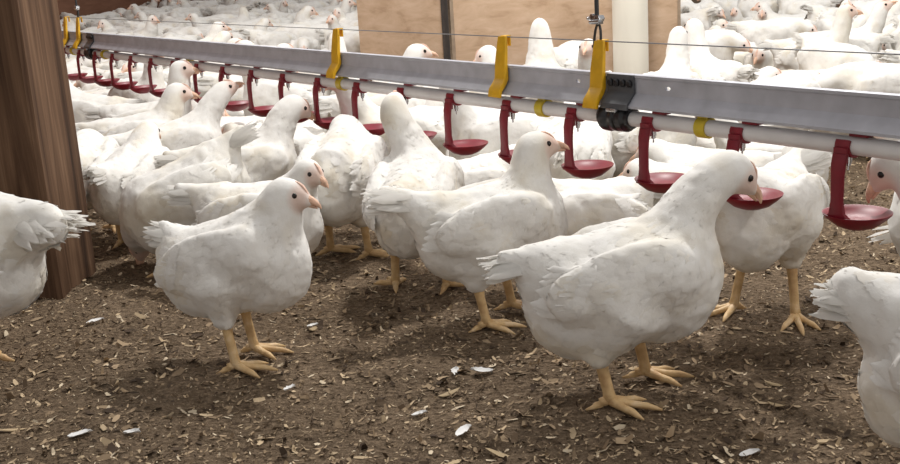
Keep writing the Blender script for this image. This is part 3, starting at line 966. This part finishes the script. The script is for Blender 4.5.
# --- birds around and just behind the drinkers
bird('white chicken drinking from a cup left of centre, its pinkish throat showing', (275, 228), 22, 1.0, seed=20, **MID, pitch=.02, lift=-.02, neck=[(.102, 0, .275), (.124, 0, .315)], head=(.160, 0, .332), hpitch=-.55, neck_r=(.050, .034, .028))
bird('white chicken stretching its neck steeply up to the pipe', (200, 208), 24, .98, seed=21, **MID, pitch=.08, lift=-.01, neck=[(.112, 0, .285), (.138, 0, .315)], head=(.168, 0, .342), hpitch=.35, neck_r=(.046, .031, .027))
bird('white chicken with yellowish head turned right under the far drinkers', (140, 200), 8, 1.0, seed=22, **MID, pitch=.04, lift=-.01, neck=[(.105, 0, .275), (.112, 0, .300)], head=(.135, 0, .325), hpitch=-.2)
bird('chicken whose dusky head peeks up behind the neck-stretching one', (186, 176), -10, 1.0, seed=23, **MID, **TALL)
bird('chicken by the post looking left under the far end of the line', (104, 172), 168, 1.0, seed=24, **MID, pitch=.1, neck=[(.11, 0, .30), (.13, 0, .34)], head=(.155, 0, .368), hpitch=-.2)
bird('chicken with its pale face between two far red drinker arms', (118, 150), -40, .98, seed=25, **MID, **TALL)
bird('white chicken with round breast behind the cup right of the yellow hanger', (376, 212), 205, 1.02, seed=26, **MID, pitch=.06, neck=[(.11, 0, .29), (.12, 0, .33)], head=(.145, 0, .36), hpitch=-.3)
bird('white chicken sitting low behind the rear-view chicken, grey wing edge showing', (468, 232), 20, 1.0, seed=27, **MID, **SITLOW)
bird('white chicken facing left with pinkish beak behind the centre cups', (505, 215), 186, 1.02, seed=28, **MID, **DRINK)
bird('round-backed white chicken seen from behind the cup left of the coupling', (590, 226), 78, 1.0, seed=29, **MID, pitch=.12, neck=[(.11, 0, .26), (.125, 0, .27)], head=(.15, 0, .28))
bird('cream-tinted white chicken behind the cup right of the coupling', (652, 212), 30, 1.0, seed=30, **MID, pitch=.0, neck=[(.12, 0, .25), (.14, 0, .25)], head=(.165, 0, .25), dirt=.6)
bird('white chicken resting low just behind the back of the large front one', (604, 258), 186, 1.0, seed=31, **MID, **SITLOW, dirt=.55)
bird('white chicken sitting behind the bent neck of the large front one', (690, 218), 158, 1.0, seed=32, **MID, **SITLOW)
bird('chicken with dusky brown head behind the clip of the front drinking cup', (742, 200), 160, .95, seed=33, **MID, **SIT)
bird('chicken beyond the pipe at right showing only yellow legs on bare litter', (786, 166), 40, 1.0, seed=34, **MID, **LOW)

# --- birds just beyond the grey rail, in front of the plywood
bird('white chicken standing before the narrow plywood panel, head turned right', (384, 176), 10, 1.0, seed=40, **MID, pitch=.05, lift=.012, neck=[(.098, 0, .300), (.105, 0, .335)], head=(.130, 0, .366), hpitch=-.1)
bird('white chicken before the wide panel with head turned left beside a yellow hanger', (476, 158), 12, 1.0, seed=41, **MID, pitch=.0, neck=[(.10, .01, .285), (.085, .025, .31)], head=(.075, .03, .335), hyaw=2.9, hpitch=-.5)
bird('white chicken before the wide panel with a tall narrow raised neck', (540, 152), 90, 1.0, seed=42, **MID, pitch=.1, lift=.012, neck=[(.08, 0, .31), (.082, 0, .36)], head=(.09, 0, .40), hpitch=.1, neck_r=(.056, .036, .028))
bird('chicken with brownish head just left of the ivory pole', (600, 160), 250, 1.0, seed=44, **MID, **TALL)
bird('white chicken with raised head just right of the ivory pole', (678, 153), 60, 1.0, seed=45, **MID, **TALL)
bird('grey-brown headed chicken looking left just left of the plywood', (350, 140), 100, 1.02, seed=47, **MID, **TALL)
bird('dusky headed chicken facing left above the rail, left of the middle yellow hanger', (294, 156), 168, 1.05, seed=48, **MID, **TALL)
bird('chicken with grey face low behind the rail at the left', (262, 136), 20, 1.0, seed=49, **MID)
bird('chicken with its pink-brown head bowed left near the wire at the right edge', (884, 158), 172, 1.05, seed=50, **MID, **LOW)
bird('tall white chicken holding its yellowish head up right of the plywood', (712, 142), 110, 1.02, seed=51, **MID, **TALL)

# --- the flock: a dozen poses, copied bird by bird
POSES = [dict(), dict(TALL), dict(SIT), dict(SITLOW), dict(LOW), dict(SITLOW, hyaw=.9), dict(SIT, hyaw=-.8, wing_drop=.1), dict(PECK), dict(DRINK),
         dict(SITLOW, tail_fan=.5, wing=.008), dict(neck=[(.09, .01, .28), (.07, .03, .30)], head=(.055, .05, .315), hyaw=2.3, hpitch=-.4), dict(SITLOW, fat=1.08, hyaw=-.5)]
PW = np.array([.7, .25, 1.2, 3.4, 1.3, 2.6, .8, 1.0, .1, 2.4, 1.6, 2.8]); PW /= PW.sum()
flock_src = []
for i, ps in enumerate(POSES):
    o = make_chicken('x', seed=60 + i, vox=.0075, feathers=260, dirt=[.3, .55, .4, .25][i % 4], **ps)
    flock_src.append((o, kids(o)))


pl_l = PD(362, 55, 4.95); pl_c = PD(450, 60, 4.7); pl_r = PD(680, 62, 4.66); pole_xy = PD(630.5, 40, 4.25)
GL = {'left': ('white chicken packed in the dense flock beyond the rail, left of the plywood', 'flock beyond the rail left of the plywood'),
      'right': ('white chicken packed in the dense flock beyond the rail, right of the plywood', 'flock beyond the rail right of the plywood'),
      'panel': ('white chicken crowded low at the foot of the plywood panels, just beyond the rail', 'birds at the foot of the plywood'),
      'under': ('white chicken glimpsed below the pipe among the standing and drinking birds', 'birds glimpsed below the pipe'),
      'front': ('white chicken crowded behind the front-left birds, on the near side of the line', 'birds crowded on the near side of the line')}


def pix(x, y, z=.2):
    v = np.stack([x, y, np.full_like(x, z - CAM_H)], -1); zc = v @ FW
    return 450 + FPX * (v @ RT) / zc, 232 - FPX * (v @ UP) / zc


def line_side(x, y):     # positive beyond the drinker line
    return -((x - LA[0]) * LN[0] + (y - LA[1]) * LN[1])


def allowed(x, y):
    px, py = pix(x, y)
    sd = line_side(x, y)
    ok = (px > -25) & (px < 925) & (y < 15.2) & (x > -3.40)
    ok &= ~((x > .40) & (px > 700) & (y < 3.45 - .1 * (x - .4)))            # bare litter below the right half of the pipe
    ok &= ~((sd < .02) & ((px > 330) | (y < 2.75)))                         # bare litter in front
    ok &= ~((y > 5.05) & (px > 350) & (px < 684))                           # behind the plywood
    ok &= ~((y > 7.1) & (px > 362) & (px < 684)) & ~((y > 8.8) & (px > 362))
    ok &= ~((x > pl_l[0] - .12) & (x < pl_r[0] + .10) & (y > 4.40) & (y < 5.05))
    return ok


NH = len(hand)
bx = np.concatenate([rng.uniform(-3.4, 1, 30000), rng.uniform(-3.4, 3.4, 60000)]); by = np.concatenate([rng.uniform(6.8, 15.2, 30000), rng.uniform(2.0, 7.2, 60000)])
k_ = allowed(bx, by); bx, by = bx[k_], by[k_]
# greedy seeding, then the birds push each other apart
sel = []
hx = np.array([h[1] for h in hand]); hy_ = np.array([h[2] for h in hand])
cx, cy = list(hx), list(hy_)
for x, y in zip(bx, by):
    if len(sel) >= NFLOCK: break
    d = np.hypot(np.array(cx) - x, np.array(cy) - y).min()
    if d > (.205 if y < 6.2 else .25 if y < 9 else .36): sel.append((x, y)); cx.append(x); cy.append(y)
X = np.array(cx); Y = np.array(cy); N_ = len(X)
A = np.concatenate([[h[3] for h in hand], rng.uniform(0, 2 * PI, N_ - NH)])
S_ = np.concatenate([[h[4] for h in hand], rng.uniform(.92, 1.08, N_ - NH)])
X0, Y0, A0 = X.copy(), Y.copy(), A.copy()
Wt = np.ones(N_)
for i, h in enumerate(hand): Wt[i] = 0.0 if h[5]['seed'] in KEY else .12 if h[5]['seed'] >= 40 else .3
tallb = np.array([not h[5].get('sit', False) for h in hand] + [False] * (N_ - NH))
OFF = np.array([-.080, .012, .098]); RAD = .095
for it in range(260):
    ux, uy = np.cos(A), np.sin(A)
    DX = (X[:, None] + OFF * S_[:, None] * ux[:, None]).ravel(); DY = (Y[:, None] + OFF * S_[:, None] * uy[:, None]).ravel()
    ow = np.repeat(np.arange(N_), 3); rad = RAD * S_[ow]
    dx = DX[:, None] - DX[None]; dy = DY[:, None] - DY[None]
    dd = np.sqrt(dx * dx + dy * dy) + 1e-9
    pen = np.maximum(rad[:, None] + rad[None] - dd, 0); pen[ow[:, None] == ow[None]] = 0
    fx = (pen * dx / dd).sum(1); fy = (pen * dy / dd).sum(1)
    # post and pole
    for (qx, qy, qr) in ((POST[0], POST[1], .15), (pole_xy[0], pole_xy[1], .08)):
        ex, ey_ = DX - qx, DY - qy; de = np.sqrt(ex * ex + ey_ * ey_) + 1e-9; pe = np.maximum(qr + rad - de, 0)
        fx += 2 * pe * ex / de; fy += 2 * pe * ey_ / de
    # standing birds keep clear of the cups
    sd = line_side(DX, DY); pe = np.maximum(.055 + rad - np.abs(sd), 0) * tallb[ow] * np.sign(line_side(X, Y))[ow]
    fx -= pe * LN[0]; fy -= pe * LN[1]
    FXs, FYs = fx.reshape(N_, 3), fy.reshape(N_, 3)
    TQ = ((OFF * S_[:, None]) * (ux[:, None] * FYs - uy[:, None] * FXs)).sum(1)
    nx_, ny_ = X + .40 * Wt * FXs.sum(1), Y + .40 * Wt * FYs.sum(1)
    ok = allowed(nx_, ny_); ok[:NH] = True
    X = np.where(ok, nx_, X); Y = np.where(ok, ny_, Y)
    A = A + np.clip(6.0 * Wt * TQ, -.08, .08) * np.where(np.arange(N_) < NH, .3, 1)
    X[:NH] += .06 * (X0[:NH] - X[:NH]); Y[:NH] += .06 * (Y0[:NH] - Y[:NH]); A[:NH] += .05 * (A0[:NH] - A[:NH])
worst = np.zeros(N_); np.maximum.at(worst, ow, pen.max(1))
keep = np.ones(N_, bool)
for i in np.argsort(-worst):
    if i < NH or worst[i] < .026: continue
    # drop a squeezed flock bird unless its squeezer is already gone
    js = np.unique(ow[np.where(pen[i * 3:i * 3 + 3].max(0) > .026)[0]])
    if any(keep[j] for j in js if j != i): keep[i] = False

for i, h in enumerate(hand):
    o = make_chicken(h[0], **h[5]); place(o, (X[i], Y[i], 0), A[i], S_[i])
PX, PY = pix(X, Y)
used = set(); nflock = 0
for i in range(NH, N_):
    if not keep[i] or i in HIDDEN: rng.choice(3); continue
    sd = line_side(X[i], Y[i]); below = PY[i] > 55 + .118 * PX[i] + 4
    g = 'front' if sd < .02 else 'under' if below else 'panel' if 352 < PX[i] < 690 else 'left' if PX[i] < 450 else 'right'
    k = int(rng.choice(len(POSES), p=PW))
    if abs(sd) < .24 and not POSES[k].get('sit'): k = int(rng.choice([2, 3, 5, 9, 11]))
    if below and k == 7: k = 3
    if Y[i] > 6.8: k = int(rng.choice([0, 4, 4, 10, 7, 4]))
    src, parts = flock_src[k]
    if k in used: o = copy_bird(src, parts, GL[g][0], GL[g][1])
    else: o = src; used.add(k); tag(o, GL[g][0], 'chicken', GL[g][1])
    place(o, (X[i], Y[i], 0), A[i], S_[i]); nflock += 1
for k, (o, parts) in enumerate(flock_src):
    if k not in used:
        for c in parts: bpy.data.objects.remove(c)
        bpy.data.objects.remove(o)
print('FLOCK', nflock, NH, 'shift', [(hand[i][5]['seed'], round(float(np.hypot(X[i] - X0[i], Y[i] - Y0[i])), 3)) for i in range(NH) if np.hypot(X[i] - X0[i], Y[i] - Y0[i]) > .05])


# --- loose feathers and large flakes lying on the litter
def feather(px, py, L, ang, label):
    p = P(px, py, 0.0); b = []; f = []
    for i in range(9):
        a = i / 8; wd = math.sin(PI * min(1, a * .93 + .05)) ** .7 * L * .24
        for k in (-2, -1, 0, 1, 2):
            j = rng.normal(0, .0009) if abs(k) == 2 else 0
            b.append((L * (a - .5) - abs(k) * L * .05 + j, wd * k / 2 + .10 * L * math.sin(a * 2.2) + j, .004 + .10 * L * a * a + abs(k) * .0016 + abs(j)))
    for i in range(8):
        for k in range(4): q = i * 5 + k; f.append([q, q + 1, q + 6, q + 5])
    o = link_mesh('loose_feather', b, f, M['plume'], tint=np.tile([.86, .86, .86], (45, 1)))
    gz = ground_z(p[0], p[1]); o.location = (p[0], p[1], gz); o.rotation_euler = (0, 0, ang)
    tag(o, label, 'feather')


feather(457, 375, .026, 1.3, 'small white feather, left of the pair before the middle chicken')
feather(481, 375, .036, 2.9, 'small fluffy white feather, right of the pair before the middle chicken')
feather(97, 322, .034, .4, 'curled white feather on the litter below the brown post')
feather(314, 327, .022, .3, 'tiny white feather on the litter just right of the front-left chicken')
feather(82, 436, .034, .3, 'white feather at the lower left corner of the litter')
feather(133, 436, .026, -.2, 'small bluish white feather right of the lower left corner feather')
feather(466, 432, .034, .8, 'white downy feather on the litter near the bottom edge, centre')
feather(421, 413, .024, .3, 'small pale feather on the litter left of the bottom centre')
feather(752, 452, .030, .2, 'white feather near the bottom edge, right of the large front chicken')
feather(291, 391, .020, .6, 'tiny white feather in front of the front-left chicken\'s toes')


def flake(px, py, L, W, ang, label):
    p = P(px, py, 0.0); m = MB(); n = 8; vs = []
    for s_ in (0, 1):
        for k in range(n):
            a = 2 * PI * k / n; r = 1 + rng.normal(0, .14)
            vs.append((L * .5 * math.cos(a) * r, W * .5 * math.sin(a) * r, .0016 * s_ + .0035 * math.cos(a) ** 2))
    m.add(vs, [list(range(n))[::-1], [n + k for k in range(n)]] + [[k, (k + 1) % n, n + (k + 1) % n, n + k] for k in range(n)])
    c = np.array([.52, .40, .25]) * rng.uniform(.85, 1.15)
    o = m.build('wood_flake', M['chip'], smooth=False)
    at = o.data.attributes.new('tint', 'FLOAT_COLOR', 'POINT'); at.data.foreach_set('color', np.tile([*c, 1], len(o.data.vertices)).astype(np.float32))
    o.location = (p[0], p[1], ground_z(p[0], p[1]) + .002); o.rotation_euler = (rng.normal(0, .15), rng.normal(0, .15), ang)
    tag(o, label, 'wood chip')


flake(450, 393, .034, .014, .2, 'pale tan wood flake below the pair of white feathers')
flake(313, 329, .018, .014, .9, 'small square tan wood flake right of the front-left chicken')
flake(500, 453, .042, .013, -.3, 'long pale wood flake near the bottom edge, left of the front chicken\'s shadow')
flake(452, 459, .030, .012, .5, 'pale wood flake at the very bottom edge, centre')
flake(822, 437, .026, .012, -.8, 'tan wood flake at lower right before the corner chicken')
flake(773, 384, .030, .009, -.5, 'curled tan wood flake right of the large front chicken\'s toes')
flake(776, 404, .026, .010, -.6, 'tan wood flake below the curled one at right')
flake(12, 430, .045, .010, .3, 'long tan wood splinter at the lower left edge')
